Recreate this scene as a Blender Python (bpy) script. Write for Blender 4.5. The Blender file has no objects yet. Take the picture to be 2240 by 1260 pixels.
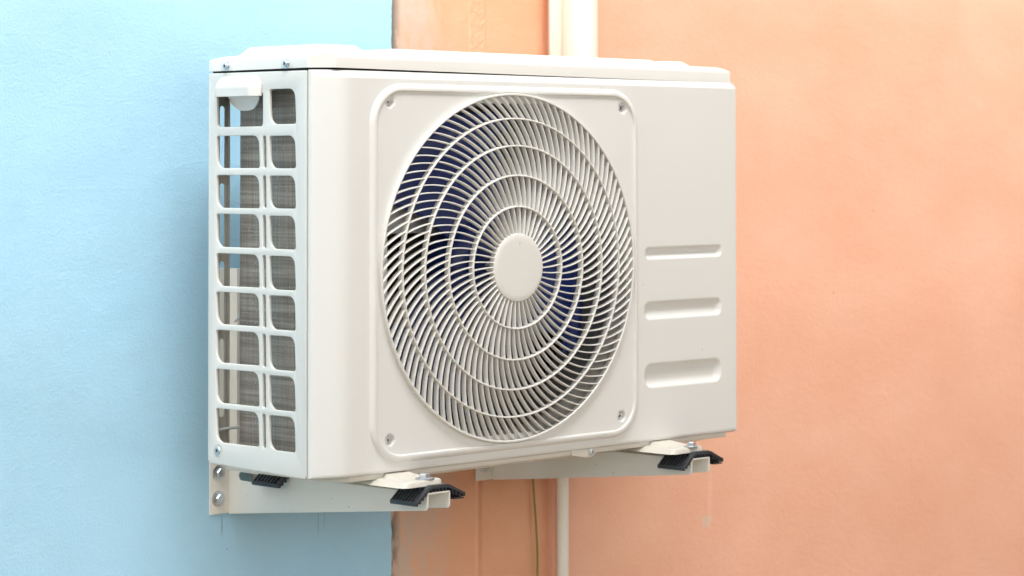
import bpy, bmesh, math, random
from mathutils import Vector, Matrix
import numpy as np
random.seed(4)
S = bpy.context.scene
COL = S.collection

# ------------------------------------------------------------------ camera
CX, CY, CZ = -2.18463, -3.02127, 0.42417
a, t, r = 0.8259, -0.0281, -0.0027
fw = Vector((math.sin(a)*math.cos(t), math.cos(a)*math.cos(t), -math.sin(t)))
rt = Vector((math.cos(a), -math.sin(a), 0)); up = rt.cross(fw)
rt2 = rt*math.cos(r)+up*math.sin(r); up2 = up*math.cos(r)-rt*math.sin(r)
cam = bpy.data.cameras.new('camera'); camo = bpy.data.objects.new('camera', cam); COL.objects.link(camo)
M = Matrix(((rt2.x, up2.x, -fw.x, CX), (rt2.y, up2.y, -fw.y, CY), (rt2.z, up2.z, -fw.z, CZ), (0, 0, 0, 1)))
camo.matrix_world = M
cam.sensor_width = 36; cam.lens = 5573/2240*36
cam.shift_x = -362.6/2240; cam.shift_y = -432.9/2240
cam.clip_start = 0.1; cam.clip_end = 200
cam.dof.use_dof = True; cam.dof.focus_distance = 3.50; cam.dof.aperture_fstop = 7.1
S.camera = camo

# ------------------------------------------------------------------ sky + sun
SUN_EL, SUN_AZ = 58, 204     # azimuth measured so the sun stands in front and to the left of the wall
w = bpy.data.worlds.new('World'); S.world = w; w.use_nodes = True
nt = w.node_tree; nt.nodes.clear()
sky = nt.nodes.new('ShaderNodeTexSky'); sky.sky_type = 'NISHITA'; sky.sun_disc = False
sky.sun_elevation = math.radians(SUN_EL); sky.sun_rotation = math.radians(SUN_AZ)
sky.air_density = 1.0; sky.dust_density = 4.0; sky.ozone_density = 1.0
hs = nt.nodes.new('ShaderNodeHueSaturation'); hs.inputs['Saturation'].default_value = 0.12
bg = nt.nodes.new('ShaderNodeBackground'); bg.inputs['Strength'].default_value = 0.15
wo = nt.nodes.new('ShaderNodeOutputWorld')
nt.links.new(sky.outputs[0], hs.inputs['Color']); nt.links.new(hs.outputs[0], bg.inputs[0]); nt.links.new(bg.outputs[0], wo.inputs[0])
sl = bpy.data.lights.new('sun', 'SUN'); sl.energy = 1.5; sl.angle = math.radians(40); sl.color = (1, 0.985, 0.955)
so = bpy.data.objects.new('sun', sl); COL.objects.link(so)
az = math.radians(SUN_AZ); el = math.radians(SUN_EL)
sd = Vector((math.sin(az)*math.cos(el), math.cos(az)*math.cos(el), math.sin(el)))   # towards the sun
so.rotation_euler = sd.to_track_quat('Z', 'Y').to_euler(); so.location = sd*20
S.view_settings.view_transform = 'Standard'; S.view_settings.look = 'None'
S.view_settings.gamma = 1; S.view_settings.use_curve_mapping = False
S.view_settings.exposure = 1.38
S.render.engine = 'CYCLES'
S.cycles.max_bounces = 8; S.cycles.diffuse_bounces = 6; S.cycles.glossy_bounces = 4
S.cycles.use_denoising = True
S.cycles.sample_clamp_indirect = 6

# ------------------------------------------------------------------ materials
def mat(name, col, rough=0.5, metal=0.0, spec=0.5, bump=None, speck=None, var=None, coat=0.0):
    m = bpy.data.materials.new(name); m.use_nodes = True; n = m.node_tree.nodes; l = m.node_tree.links
    b = n['Principled BSDF']
    b.inputs['Base Color'].default_value = (*col, 1); b.inputs['Roughness'].default_value = rough
    b.inputs['Metallic'].default_value = metal; b.inputs['Specular IOR Level'].default_value = spec
    b.inputs['Coat Weight'].default_value = coat
    tc = n.new('ShaderNodeTexCoord'); csock = None
    if var:                                   # (scale, amount) soft tonal variation
        q = n.new('ShaderNodeTexNoise'); q.inputs['Scale'].default_value = var[0]; q.inputs['Detail'].default_value = 6
        l.new(tc.outputs['Object'], q.inputs['Vector'])
        mx = n.new('ShaderNodeMix'); mx.data_type = 'RGBA'
        mx.inputs[6].default_value = tuple(c*(1-var[1]) for c in col)+(1,)
        mx.inputs[7].default_value = tuple(min(1, c*(1+var[1])) for c in col)+(1,)
        l.new(q.outputs['Fac'], mx.inputs[0]); csock = mx.outputs[2]
    if speck:                                 # (scale, threshold, colour) tiny dirt specks
        v = n.new('ShaderNodeTexVoronoi'); v.inputs['Scale'].default_value = speck[0]; v.feature = 'F1'
        l.new(tc.outputs['Object'], v.inputs['Vector'])
        # only a few cells get a speck
        sep = n.new('ShaderNodeSeparateColor'); l.new(v.outputs['Color'], sep.inputs[0])
        lt = n.new('ShaderNodeMath'); lt.operation = 'LESS_THAN'; lt.inputs[1].default_value = speck[1]
        l.new(v.outputs['Distance'], lt.inputs[0])
        lt2 = n.new('ShaderNodeMath'); lt2.operation = 'LESS_THAN'; lt2.inputs[1].default_value = speck[3]
        l.new(sep.outputs[0], lt2.inputs[0])
        mu = n.new('ShaderNodeMath'); mu.operation = 'MULTIPLY'; l.new(lt.outputs[0], mu.inputs[0]); l.new(lt2.outputs[0], mu.inputs[1])
        mx2 = n.new('ShaderNodeMix'); mx2.data_type = 'RGBA'; l.new(mu.outputs[0], mx2.inputs[0])
        if csock: l.new(csock, mx2.inputs[6])
        else: mx2.inputs[6].default_value = (*col, 1)
        mx2.inputs[7].default_value = (*speck[2], 1); csock = mx2.outputs[2]
    if csock: l.new(csock, b.inputs['Base Color'])
    if bump:                                  # (scale, strength, distance)
        q = n.new('ShaderNodeTexNoise'); q.inputs['Scale'].default_value = bump[0]; q.inputs['Detail'].default_value = 4
        l.new(tc.outputs['Object'], q.inputs['Vector'])
        bp = n.new('ShaderNodeBump'); bp.inputs['Strength'].default_value = bump[1]; bp.inputs['Distance'].default_value = bump[2]
        l.new(q.outputs['Fac'], bp.inputs['Height']); l.new(bp.outputs[0], b.inputs['Normal'])
    return m

CREAM = (0.725, 0.725, 0.70)
m_body = mat('cream_painted_steel', CREAM, 0.40, var=(3, 0.03), speck=(45, 0.035, (0.2, 0.13, 0.08), 0.10), bump=(900, 0.05, 0.0002))
m_lid = mat('lid_paint', (0.74, 0.73, 0.69), 0.34, var=(6, 0.03), speck=(40, 0.04, (0.3, 0.17, 0.09), 0.14), bump=(900, 0.05, 0.0002))
m_grille = mat('grille_plastic', (0.72, 0.715, 0.68), 0.45, var=(8, 0.03), bump=(1200, 0.08, 0.0002))
m_frame = mat('grille_frame_plastic', (0.725, 0.725, 0.70), 0.42, var=(5, 0.03), speck=(45, 0.03, (0.25, 0.16, 0.1), 0.12), bump=(1100, 0.06, 0.0002))
m_side = mat('side_panel_paint', (0.70, 0.69, 0.65), 0.33, var=(4, 0.025), speck=(50, 0.03, (0.25, 0.2, 0.15), 0.08), bump=(900, 0.05, 0.0002))
m_bracket = mat('bracket_powder_coat', (0.75, 0.73, 0.67), 0.42, var=(9, 0.05), speck=(45, 0.04, (0.15, 0.12, 0.1), 0.12), bump=(1500, 0.1, 0.0002))
m_base = mat('base_pan_paint', (0.66, 0.63, 0.56), 0.38, var=(12, 0.06))
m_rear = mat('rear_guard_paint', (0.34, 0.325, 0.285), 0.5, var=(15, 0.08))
m_rubber = mat('black_rubber', (0.032, 0.034, 0.040), 0.40, bump=(700, 0.25, 0.0004), var=(60, 0.4))
m_zinc = mat('zinc_plated_steel', (0.62, 0.66, 0.70), 0.32, metal=1.0, var=(120, 0.2))
m_dark = mat('painted_recess_shade', (0.012, 0.012, 0.012), 0.7)  # near-black: painted shade of the screw recesses and the lid gap
m_blue = mat('blue_fan_plastic', (0.009, 0.026, 0.15), 0.36, var=(30, 0.15), speck=(400, 0.16, (0.16, 0.2, 0.34), 0.2))
m_shroud = mat('shroud_metal', (0.42, 0.41, 0.38), 0.32, metal=0.25, var=(10, 0.1))
m_inner = mat('inner_metal_painted_shade', (0.05, 0.05, 0.05), 0.5, var=(14, 0.2))  # near-black base: the dimness inside the casing is put into this colour
m_motor = mat('motor_bracket_metal', (0.55, 0.57, 0.57), 0.4, metal=0.2, var=(25, 0.15))
m_pipe = mat('cream_pvc', (0.74, 0.69, 0.58), 0.35, var=(6, 0.03))
m_conduit = mat('pvc_conduit', (0.78, 0.75, 0.67), 0.35, var=(10, 0.05))
m_cable = mat('green_cable', (0.20, 0.20, 0.035), 0.45, var=(40, 0.3))

def coil_material():
    m = bpy.data.materials.new('aluminium_coil_fins'); m.use_nodes = True; n = m.node_tree.nodes; l = m.node_tree.links
    b = n['Principled BSDF']; b.inputs['Roughness'].default_value = 0.5; b.inputs['Metallic'].default_value = 0.3
    tc = n.new('ShaderNodeTexCoord')
    mp = n.new('ShaderNodeMapping'); mp.inputs['Scale'].default_value = (6, 6, 260); l.new(tc.outputs['Object'], mp.inputs[0])
    q = n.new('ShaderNodeTexNoise'); q.inputs['Scale'].default_value = 1; q.inputs['Detail'].default_value = 3; l.new(mp.outputs[0], q.inputs['Vector'])
    cr = n.new('ShaderNodeValToRGB'); cr.color_ramp.elements[0].position = 0.36; cr.color_ramp.elements[0].color = (0.24, 0.205, 0.172, 1)
    cr.color_ramp.elements[1].position = 0.74; cr.color_ramp.elements[1].color = (0.44, 0.385, 0.33, 1); l.new(q.outputs['Fac'], cr.inputs[0])
    mp2 = n.new('ShaderNodeMapping'); mp2.inputs['Scale'].default_value = (900, 900, 8); l.new(tc.outputs['Object'], mp2.inputs[0])
    q2 = n.new('ShaderNodeTexNoise'); q2.inputs['Scale'].default_value = 1; q2.inputs['Detail'].default_value = 2; l.new(mp2.outputs[0], q2.inputs['Vector'])
    mx = n.new('ShaderNodeMix'); mx.data_type = 'RGBA'; mx.blend_type = 'MULTIPLY'; mx.inputs[0].default_value = 0.75
    cr2 = n.new('ShaderNodeValToRGB'); cr2.color_ramp.elements[0].position = 0.35; cr2.color_ramp.elements[0].color = (0.7, 0.7, 0.7, 1)
    cr2.color_ramp.elements[1].position = 0.65; cr2.color_ramp.elements[1].color = (1.25, 1.25, 1.25, 1); l.new(q2.outputs['Fac'], cr2.inputs[0])
    l.new(cr.outputs[0], mx.inputs[6]); l.new(cr2.outputs[0], mx.inputs[7])
    v = n.new('ShaderNodeTexVoronoi'); v.inputs['Scale'].default_value = 330; l.new(tc.outputs['Object'], v.inputs['Vector'])
    sp = n.new('ShaderNodeSeparateColor'); l.new(v.outputs['Color'], sp.inputs[0])
    c1 = n.new('ShaderNodeMath'); c1.operation = 'LESS_THAN'; c1.inputs[1].default_value = 0.06; l.new(sp.outputs[0], c1.inputs[0])
    c2 = n.new('ShaderNodeMath'); c2.operation = 'LESS_THAN'; c2.inputs[1].default_value = 0.32; l.new(v.outputs['Distance'], c2.inputs[0])
    mu = n.new('ShaderNodeMath'); mu.operation = 'MULTIPLY'; l.new(c1.outputs[0], mu.inputs[0]); l.new(c2.outputs[0], mu.inputs[1])
    mx2 = n.new('ShaderNodeMix'); mx2.data_type = 'RGBA'; l.new(mu.outputs[0], mx2.inputs[0]); l.new(mx.outputs[2], mx2.inputs[6])
    mx2.inputs[7].default_value = (0.5, 0.5, 0.48, 1); l.new(mx2.outputs[2], b.inputs['Base Color'])
    bp = n.new('ShaderNodeBump'); bp.inputs['Strength'].default_value = 0.5; bp.inputs['Distance'].default_value = 0.001
    l.new(q2.outputs['Fac'], bp.inputs['Height']); l.new(bp.outputs[0], b.inputs['Normal'])
    return m
m_coil = coil_material()

def wall_material(name, col, col2, patch=False, grain=1.0, stains=()):
    """painted plaster: fine stipple, trowel undulations, faint uneven paint"""
    m = bpy.data.materials.new(name); m.use_nodes = True; n = m.node_tree.nodes; l = m.node_tree.links
    b = n['Principled BSDF']; b.inputs['Roughness'].default_value = 0.62; b.inputs['Specular IOR Level'].default_value = 0.35
    g = n.new('ShaderNodeNewGeometry')
    def noise(scale, detail, rough=0.5, stretch=None):
        q = n.new('ShaderNodeTexNoise'); q.inputs['Scale'].default_value = scale; q.inputs['Detail'].default_value = detail
        q.inputs['Roughness'].default_value = rough
        if stretch:
            mp = n.new('ShaderNodeMapping'); mp.inputs['Scale'].default_value = stretch; l.new(g.outputs['Position'], mp.inputs[0]); l.new(mp.outputs[0], q.inputs['Vector'])
        else: l.new(g.outputs['Position'], q.inputs['Vector'])
        return q
    n1 = noise(4.2, 5, 0.55, (1, 1, 1.6))
    cr = n.new('ShaderNodeValToRGB'); cr.color_ramp.elements[0].position = 0.32; cr.color_ramp.elements[1].position = 0.70
    cr.color_ramp.elements[0].color = (*col, 1); cr.color_ramp.elements[1].color = (*col2, 1); l.new(n1.outputs['Fac'], cr.inputs[0])
    out = cr.outputs[0]
    nz = noise(1.7, 6, 0.62, (1, 1, 1.35)); crz = n.new('ShaderNodeValToRGB'); crz.color_ramp.elements[0].position = 0.36; crz.color_ramp.elements[1].position = 0.66
    crz.color_ramp.elements[0].color = (0.96, 0.94, 0.925, 1); crz.color_ramp.elements[1].color = (1.02, 1.04, 1.055, 1); l.new(nz.outputs['Fac'], crz.inputs[0])
    mz = n.new('ShaderNodeMix'); mz.data_type = 'RGBA'; mz.blend_type = 'MULTIPLY'; mz.inputs[0].default_value = 1
    l.new(out, mz.inputs[6]); l.new(crz.outputs[0], mz.inputs[7]); out = mz.outputs[2]
    for (px_, pz_, rx_, rz_, colr, amt) in stains:
        mp = n.new('ShaderNodeMapping'); mp.vector_type = 'POINT'; mp.inputs['Location'].default_value = (-px_/rx_, 0, -pz_/rz_); mp.inputs['Scale'].default_value = (1/rx_, 0, 1/rz_)
        l.new(g.outputs['Position'], mp.inputs[0])
        ln = n.new('ShaderNodeVectorMath'); ln.operation = 'LENGTH'; l.new(mp.outputs[0], ln.inputs[0])
        qn = noise(60, 3, 0.6); ad = n.new('ShaderNodeMath'); ad.operation = 'ADD'; l.new(ln.outputs['Value'], ad.inputs[0]); l.new(qn.outputs['Fac'], ad.inputs[1])
        mr = n.new('ShaderNodeMapRange'); mr.inputs[1].default_value = 1.55; mr.inputs[2].default_value = 0.9; mr.inputs[3].default_value = 0; mr.inputs[4].default_value = amt
        l.new(ad.outputs[0], mr.inputs[0])
        ms = n.new('ShaderNodeMix'); ms.data_type = 'RGBA'; l.new(mr.outputs[0], ms.inputs[0]); l.new(out, ms.inputs[6]); ms.inputs[7].default_value = (*colr, 1); out = ms.outputs[2]
    if patch:
        sx = n.new('ShaderNodeSeparateXYZ'); l.new(g.outputs['Position'], sx.inputs[0])
        # bare skim-coat patches between x 0.434 and 0.56, rust-grey rim right at the edge of the blue plaster
        def rng(a0, a1):
            mr = n.new('ShaderNodeMapRange'); mr.inputs[1].default_value = a0; mr.inputs[2].default_value = a1; mr.clamp = True
            l.new(sx.outputs[0], mr.inputs[0]); return mr
        na = noise(11, 6, 0.62, (1.8, 1, 0.6)); fade = rng(0.585, 0.505)
        mm = n.new('ShaderNodeMath'); mm.operation = 'MULTIPLY'; l.new(fade.outputs[0], mm.inputs[0]); 
        cr3 = n.new('ShaderNodeValToRGB'); cr3.color_ramp.elements[0].position = 0.40; cr3.color_ramp.elements[1].position = 0.54; l.new(na.outputs['Fac'], cr3.inputs[0])
        l.new(cr3.outputs[0], mm.inputs[1])
        sc = n.new('ShaderNodeMath'); sc.operation = 'MULTIPLY'; sc.inputs[1].default_value = 0.8; l.new(mm.outputs[0], sc.inputs[0])
        mx = n.new('ShaderNodeMix'); mx.data_type = 'RGBA'; l.new(sc.outputs[0], mx.inputs[0]); l.new(out, mx.inputs[6]); mx.inputs[7].default_value = (0.55, 0.44, 0.36, 1); out = mx.outputs[2]
        # wider pale skim up to a straight edge
        st = rng(0.5265, 0.524); nb = noise(5, 4, 0.6, (0.6, 1, 1.1))
        cr4 = n.new('ShaderNodeValToRGB'); cr4.color_ramp.elements[0].position = 0.40; cr4.color_ramp.elements[1].position = 0.66; l.new(nb.outputs['Fac'], cr4.inputs[0])
        m3 = n.new('ShaderNodeMath'); m3.operation = 'MULTIPLY'; l.new(st.outputs[0], m3.inputs[0]); l.new(cr4.outputs[0], m3.inputs[1])
        m4 = n.new('ShaderNodeMath'); m4.operation = 'MULTIPLY'; m4.inputs[1].default_value = 0.55; l.new(m3.outputs[0], m4.inputs[0])
        mx = n.new('ShaderNodeMix'); mx.data_type = 'RGBA'; l.new(m4.outputs[0], mx.inputs[0]); l.new(out, mx.inputs[6]); mx.inputs[7].default_value = (0.53, 0.44, 0.35, 1); out = mx.outputs[2]
        rim = rng(0.456, 0.4375); nc = noise(26, 5, 0.65, (1, 1, 0.35))
        cr5 = n.new('ShaderNodeValToRGB'); cr5.color_ramp.elements[0].position = 0.44; cr5.color_ramp.elements[1].position = 0.52; l.new(nc.outputs['Fac'], cr5.inputs[0])
        m5 = n.new('ShaderNodeMath'); m5.operation = 'MULTIPLY'; l.new(rim.outputs[0], m5.inputs[0]); l.new(cr5.outputs[0], m5.inputs[1])
        mx = n.new('ShaderNodeMix'); mx.data_type = 'RGBA'; l.new(m5.outputs[0], mx.inputs[0]); l.new(out, mx.inputs[6]); mx.inputs[7].default_value = (0.15, 0.13, 0.11, 1); out = mx.outputs[2]
    l.new(out, b.inputs['Base Color'])
    # bump layers
    h1 = noise(210*grain, 4, 0.7); h2 = noise(55, 4, 0.6, (1, 1, 1.4)); h3 = noise(12, 3, 0.5, (1, 1, 1.7))
    prev = None
    for h, st_, dist in ((h3, 0.15, 0.006), (h2, 0.14, 0.0030), (h1, 0.62, 0.0014)):
        bp = n.new('ShaderNodeBump'); bp.inputs['Strength'].default_value = st_; bp.inputs['Distance'].default_value = dist
        l.new(h.outputs['Fac'], bp.inputs['Height'])
        if prev: l.new(prev, bp.inputs['Normal'])
        prev = bp.outputs[0]
    l.new(prev, b.inputs['Normal'])
    return m
m_wblue = wall_material('blue_painted_plaster', (0.35, 0.60, 0.77), (0.385, 0.635, 0.80), stains=[(0.1080, -0.105, 0.0012, 0.022, (0.12, 0.17, 0.18), 0.6), (0.288, -0.118, 0.0010, 0.028, (0.14, 0.19, 0.20), 0.45), (0.300, -0.112, 0.0008, 0.022, (0.14, 0.19, 0.20), 0.45), (0.118, -0.140, 0.0014, 0.0014, (0.10, 0.1, 0.1), 0.8), (0.02, -0.21, 0.002, 0.0015, (0.5, 0.42, 0.42), 0.7), (-0.09, 0.58, 0.0013, 0.0013, (0.2, 0.25, 0.3), 0.7)])
m_wsal = wall_material('salmon_patched_plaster', (0.70, 0.35, 0.205), (0.74, 0.40, 0.25), patch=True, grain=0.8)
m_wsal2 = wall_material('salmon_painted_plaster', (0.73, 0.385, 0.26), (0.765, 0.435, 0.305), grain=0.8, stains=[(1.145, -0.206, 0.016, 0.014, (0.62, 0.50, 0.40), 0.75), (1.155, -0.17, 0.008, 0.06, (0.80, 0.50, 0.38), 0.4), (1.62, 0.33, 0.005, 0.004, (0.62, 0.30, 0.18), 0.6), (1.50, 0.18, 0.006, 0.004, (0.62, 0.30, 0.18), 0.6)])

# ------------------------------------------------------------------ helpers
WL = {}                                        # world location of every parent
def empty(name, loc, label, cat, group=None):
    o = bpy.data.objects.new(name, None); COL.objects.link(o); o.location = loc; o.empty_display_size = 0.05
    WL[o] = Vector(loc); o['label'] = label; o['category'] = cat
    if group: o['group'] = group
    return o
def tag(o, label=None, cat=None, group=None, kind=None):
    for k, v in (('label', label), ('category', cat), ('group', group), ('kind', kind)):
        if v: o[k] = v
    return o
def obj(name, bm_or_data, m, parent=None, origin=None, smooth=35):
    """world-space geometry -> one mesh object, origin moved to `origin`"""
    me = bpy.data.meshes.new(name)
    if isinstance(bm_or_data, bmesh.types.BMesh): bm_or_data.to_mesh(me); bm_or_data.free()
    elif isinstance(bm_or_data, bpy.types.Mesh): me = bm_or_data; me.name = name
    else: me.from_pydata([tuple(v) for v in bm_or_data[0]], [], bm_or_data[1])
    b = bmesh.new(); b.from_mesh(me); bmesh.ops.recalc_face_normals(b, faces=b.faces); b.to_mesh(me); b.free()
    if origin is None:
        co = np.empty(len(me.vertices)*3); me.vertices.foreach_get('co', co); co = co.reshape(-1, 3)
        origin = Vector((co.min(0)+co.max(0))/2)
    origin = Vector(origin); me.transform(Matrix.Translation(-origin))
    me.materials.clear(); me.materials.append(m)
    if smooth:
        me.shade_smooth(); me.set_sharp_from_angle(angle=math.radians(smooth))
    o = bpy.data.objects.new(name, me); COL.objects.link(o); WL[o] = origin
    if parent: o.parent = parent; o.location = origin-WL[parent]
    else: o.location = origin
    return o
def copy_part(src, parent, world, label=None):
    o = src.copy(); COL.objects.link(o); o.parent = parent; o.location = Vector(world)-WL[parent]; WL[o] = Vector(world)
    for ch in list(src.children):
        c = ch.copy(); COL.objects.link(c); c.parent = o; c.location = ch.location; WL[c] = WL[o]+ch.location
    return o
def box(b, x0, x1, y0, y1, z0, z1, bev=0.0, seg=2):
    r_ = bmesh.ops.create_cube(b, size=1.0); vs = r_['verts']
    for v in vs: v.co = Vector(((x0+x1)/2+v.co.x*(x1-x0), (y0+y1)/2+v.co.y*(y1-y0), (z0+z1)/2+v.co.z*(z1-z0)))
    if bev:
        es = list({e for v in vs for e in v.link_edges}); bmesh.ops.bevel(b, geom=es, offset=bev, segments=seg, profile=0.5, affect='EDGES')
def lathe(b, prof, axis, c, n=32, cap=True):
    """prof = [(radius, along)], axis vector, c = centre"""
    ax = Vector(axis).normalized(); u = ax.orthogonal().normalized(); v = ax.cross(u); c = Vector(c); rings = []
    for (rr, h) in prof:
        rings.append([b.verts.new(c+ax*h+(u*math.cos(2*math.pi*i/n)+v*math.sin(2*math.pi*i/n))*max(rr, 1e-5)) for i in range(n)])
    for k in range(len(rings)-1):
        for i in range(n): b.faces.new((rings[k][i], rings[k][(i+1) % n], rings[k+1][(i+1) % n], rings[k+1][i]))
    if cap:
        b.faces.new(rings[0]); b.faces.new(rings[-1])
def prism(b, pts, axis, h0, h1, bev=0.0):
    """polygon given as world 2D pts extruded along axis ('x','y','z')"""
    def P(p, h): return Vector({'x': (h, p[0], p[1]), 'y': (p[0], h, p[1]), 'z': (p[0], p[1], h)}[axis])
    A = [b.verts.new(P(p, h0)) for p in pts]; B = [b.verts.new(P(p, h1)) for p in pts]; n_ = len(pts)
    fs = [b.faces.new(A), b.faces.new(B[::-1])]
    for i in range(n_): fs.append(b.faces.new((A[i], A[(i+1) % n_], B[(i+1) % n_], B[i])))
    if bev:
        es = list({e for f in fs[:2] for e in f.edges}); bmesh.ops.bevel(b, geom=es, offset=bev, segments=2, profile=0.5, affect='EDGES')
def tube(b, pts, rad, n=12, cap=True):
    pts = [Vector(p) for p in pts]; rings = []
    for i, p in enumerate(pts):
        d = (pts[min(i+1, len(pts)-1)]-pts[max(i-1, 0)]).normalized()
        ref = Vector((0, 0, 1)) if abs(d.z) < 0.9 else Vector((1, 0, 0)); u = d.cross(ref).normalized(); v = d.cross(u)
        rings.append([b.verts.new(p+(u*math.cos(2*math.pi*k/n)+v*math.sin(2*math.pi*k/n))*rad) for k in range(n)])
    for k in range(len(rings)-1):
        for i in range(n): b.faces.new((rings[k][i], rings[k][(i+1) % n], rings[k+1][(i+1) % n], rings[k+1][i]))
    if cap: b.faces.new(rings[0]); b.faces.new(rings[-1])
def rrect(x0, x1, z0, z1, rads, n=6):
    """rounded rectangle outline, radii = (bottom-left, bottom-right, top-right, top-left)"""
    out = []
    for (cx, cz, r_, a0) in ((x0+rads[0], z0+rads[0], rads[0], 180), (x1-rads[1], z0+rads[1], rads[1], 270), (x1-rads[2], z1-rads[2], rads[2], 0), (x0+rads[3], z1-rads[3], rads[3], 90)):
        for k in range(n+1):
            t_ = math.radians(a0+90*k/n); out.append((cx+r_*math.cos(t_), cz+r_*math.sin(t_)))
    return out
def plate_with_holes(outer, holes, thick, bev, toworld):
    """flat sheet with rounded hole edges; toworld maps (u, v, height) to world"""
    cu = bpy.data.curves.new('tmp', 'CURVE'); cu.dimensions = '2D'; cu.fill_mode = 'BOTH'
    for loop in [outer]+holes:
        s = cu.splines.new('POLY'); s.points.add(len(loop)-1); s.use_cyclic_u = True
        for p, q in zip(s.points, loop): p.co = (q[0], q[1], 0, 1)
    cu.extrude = thick/2; cu.bevel_depth = bev; cu.bevel_resolution = 2; cu.offset = -bev
    o = bpy.data.objects.new('tmp', cu); COL.objects.link(o)
    dg = bpy.context.evaluated_depsgraph_get(); me = bpy.data.meshes.new_from_object(o.evaluated_get(dg))
    bpy.data.objects.remove(o); bpy.data.curves.remove(cu)
    b = bmesh.new(); b.from_mesh(me); bmesh.ops.remove_doubles(b, verts=b.verts, dist=1e-6)
    for v in b.verts: v.co = Vector(toworld(v.co.x, v.co.y, v.co.z))
    return b
def ss(x, a0, a1):
    t_ = np.clip((np.asarray(x, float)-a0)/(a1-a0), 0, 1); return t_*t_*(3-2*t_)
def grid_mesh(P, mask=None):
    """P = array (n, m, 3) -> verts, faces"""
    n_, m_ = P.shape[:2]; V = P.reshape(-1, 3); I = np.arange(n_*m_).reshape(n_, m_)
    F = np.stack([I[:-1, :-1], I[1:, :-1], I[1:, 1:], I[:-1, 1:]], -1).reshape(-1, 4)
    if mask is not None: F = F[mask[:-1, :-1].reshape(-1)]
    return V.tolist(), F.tolist()

# ------------------------------------------------------------------ dimensions (metres)
YB, YS, YF, W, H = -0.1108, -0.3273, -0.3637, 0.8343, 0.55
CH = 0.0307

# ------------------------------------------------------------------ setting: ground and walls
b = bmesh.new(); bmesh.ops.create_grid(b, x_segments=2, y_segments=2, size=30)
for v in b.verts: v.co.z = -1.7; v.co.y -= 29.6
m_ground = mat('concrete_ground', (0.47, 0.38, 0.27), 0.85, var=(0.6, 0.15), bump=(30, 0.4, 0.01))
tag(obj('ground', b, m_ground, smooth=None), kind='structure')

# unseen walls and slab, added only to block sky light and darken the lower wall
m_blocker = mat('sky_blocker_render', (0.50, 0.47, 0.42), 0.85, var=(1.5, 0.15), bump=(40, 0.3, 0.004))
b = bmesh.new(); box(b, -9, 3.4, -4.25, -4.0, -1.7, 0.35); tag(obj('sky_blocker_wall', b, m_blocker, smooth=None), kind='structure')
b = bmesh.new(); box(b, -9, 3.4, -4.3, -1.30, 2.0, 2.08); tag(obj('sky_blocker_slab', b, m_blocker, smooth=None), kind='structure')  # unseen overhead slab, added to shade the walls downwards
b = bmesh.new(); box(b, 3.2, 3.4, -3.999, -0.017, -1.7, 1.999); tag(obj('sky_blocker_wall', b, m_blocker, smooth=None), kind='structure')

EDGE, CORNER = 0.4335, 0.776
# blue wall: plaster skin whose right edge is slightly ragged
random.seed(11)
zs = [2.6-4.3*i/700 for i in range(701)]
edge = []; e_ = 0
for z in zs:
    e_ = e_*0.80+random.uniform(-1, 1)*0.0009; edge.append((EDGE+e_, z))
b = bmesh.new()
pts = [(-4.5, -1.7), ]+[(x, z) for x, z in reversed(edge)]+[(-4.5, 2.6)]
prism(b, pts, 'y', 0.0, 0.2)
for v in b.verts: pass
o = obj('plaster_wall', b, m_wblue, smooth=None)
tag(o, 'light blue painted plaster wall on the left behind the air conditioner', 'wall')

# salmon strip: height field with ridge, seam and crease
xs = np.unique(np.concatenate([np.linspace(EDGE-0.006, 0.595, 24), np.linspace(0.595, 0.64, 70), np.linspace(0.64, 0.73, 12), np.linspace(0.73, 0.752, 24), np.linspace(0.752, CORNER+0.01, 14)]))
zz = np.unique(np.concatenate([np.linspace(-1.7, -0.5, 40), np.linspace(-0.5, 0.5, 300), np.linspace(0.5, 0.72, 160), np.linspace(0.72, 2.6, 90)]))
X, Z = np.meshgrid(xs, zz, indexing='ij')
rs = np.random.RandomState(3)
wob = np.convolve(rs.randn(940), np.ones(41)/41, 'valid')*0.004
wob = np.interp(zz, np.linspace(-1.7, 2.6, 900), wob)[None, :]
top = ss(Z, 0.45, 0.60)
xr = X+wob*0.5
blob = np.zeros_like(X)
for _ in range(420):
    bx_, bz_, br_ = rs.uniform(0.600, 0.637), rs.uniform(0.45, 1.0), rs.uniform(0.0012, 0.0045)
    blob = np.maximum(blob, rs.uniform(0.3, 1)*np.exp(-((X-bx_)/br_)**2-((Z-bz_)/(br_*1.5))**2))
up_h = (-0.0007-0.0010*blob)*(ss(xr, 0.599, 0.602)-ss(xr, 0.635, 0.638))*top
rid = (-0.0030*np.exp(-((xr-0.6165)/0.0035)**2)+0.0050*np.exp(-((xr-0.6245)/0.0040)**2))*(1-top)
cre = 0.0035*np.exp(-((X+wob*0.4-0.7385)/0.0022)**2)*ss(Z, -0.20, -0.165)*(1-top)
Y = 0.0035+up_h+rid+cre
P = np.stack([X, Y, Z], -1); V, F = grid_mesh(P)
nb = len(V)
b = bmesh.new(); vs = [b.verts.new(v) for v in V]
for f in F: b.faces.new([vs[i] for i in f])
box(b, EDGE-0.006, CORNER+0.01, 0.012, 0.2, -1.7, 2.6)
o = obj('plaster_column', b, m_wsal, smooth=60)
tag(o, 'patched salmon plaster strip between the blue wall and the pipes', 'wall')

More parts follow.
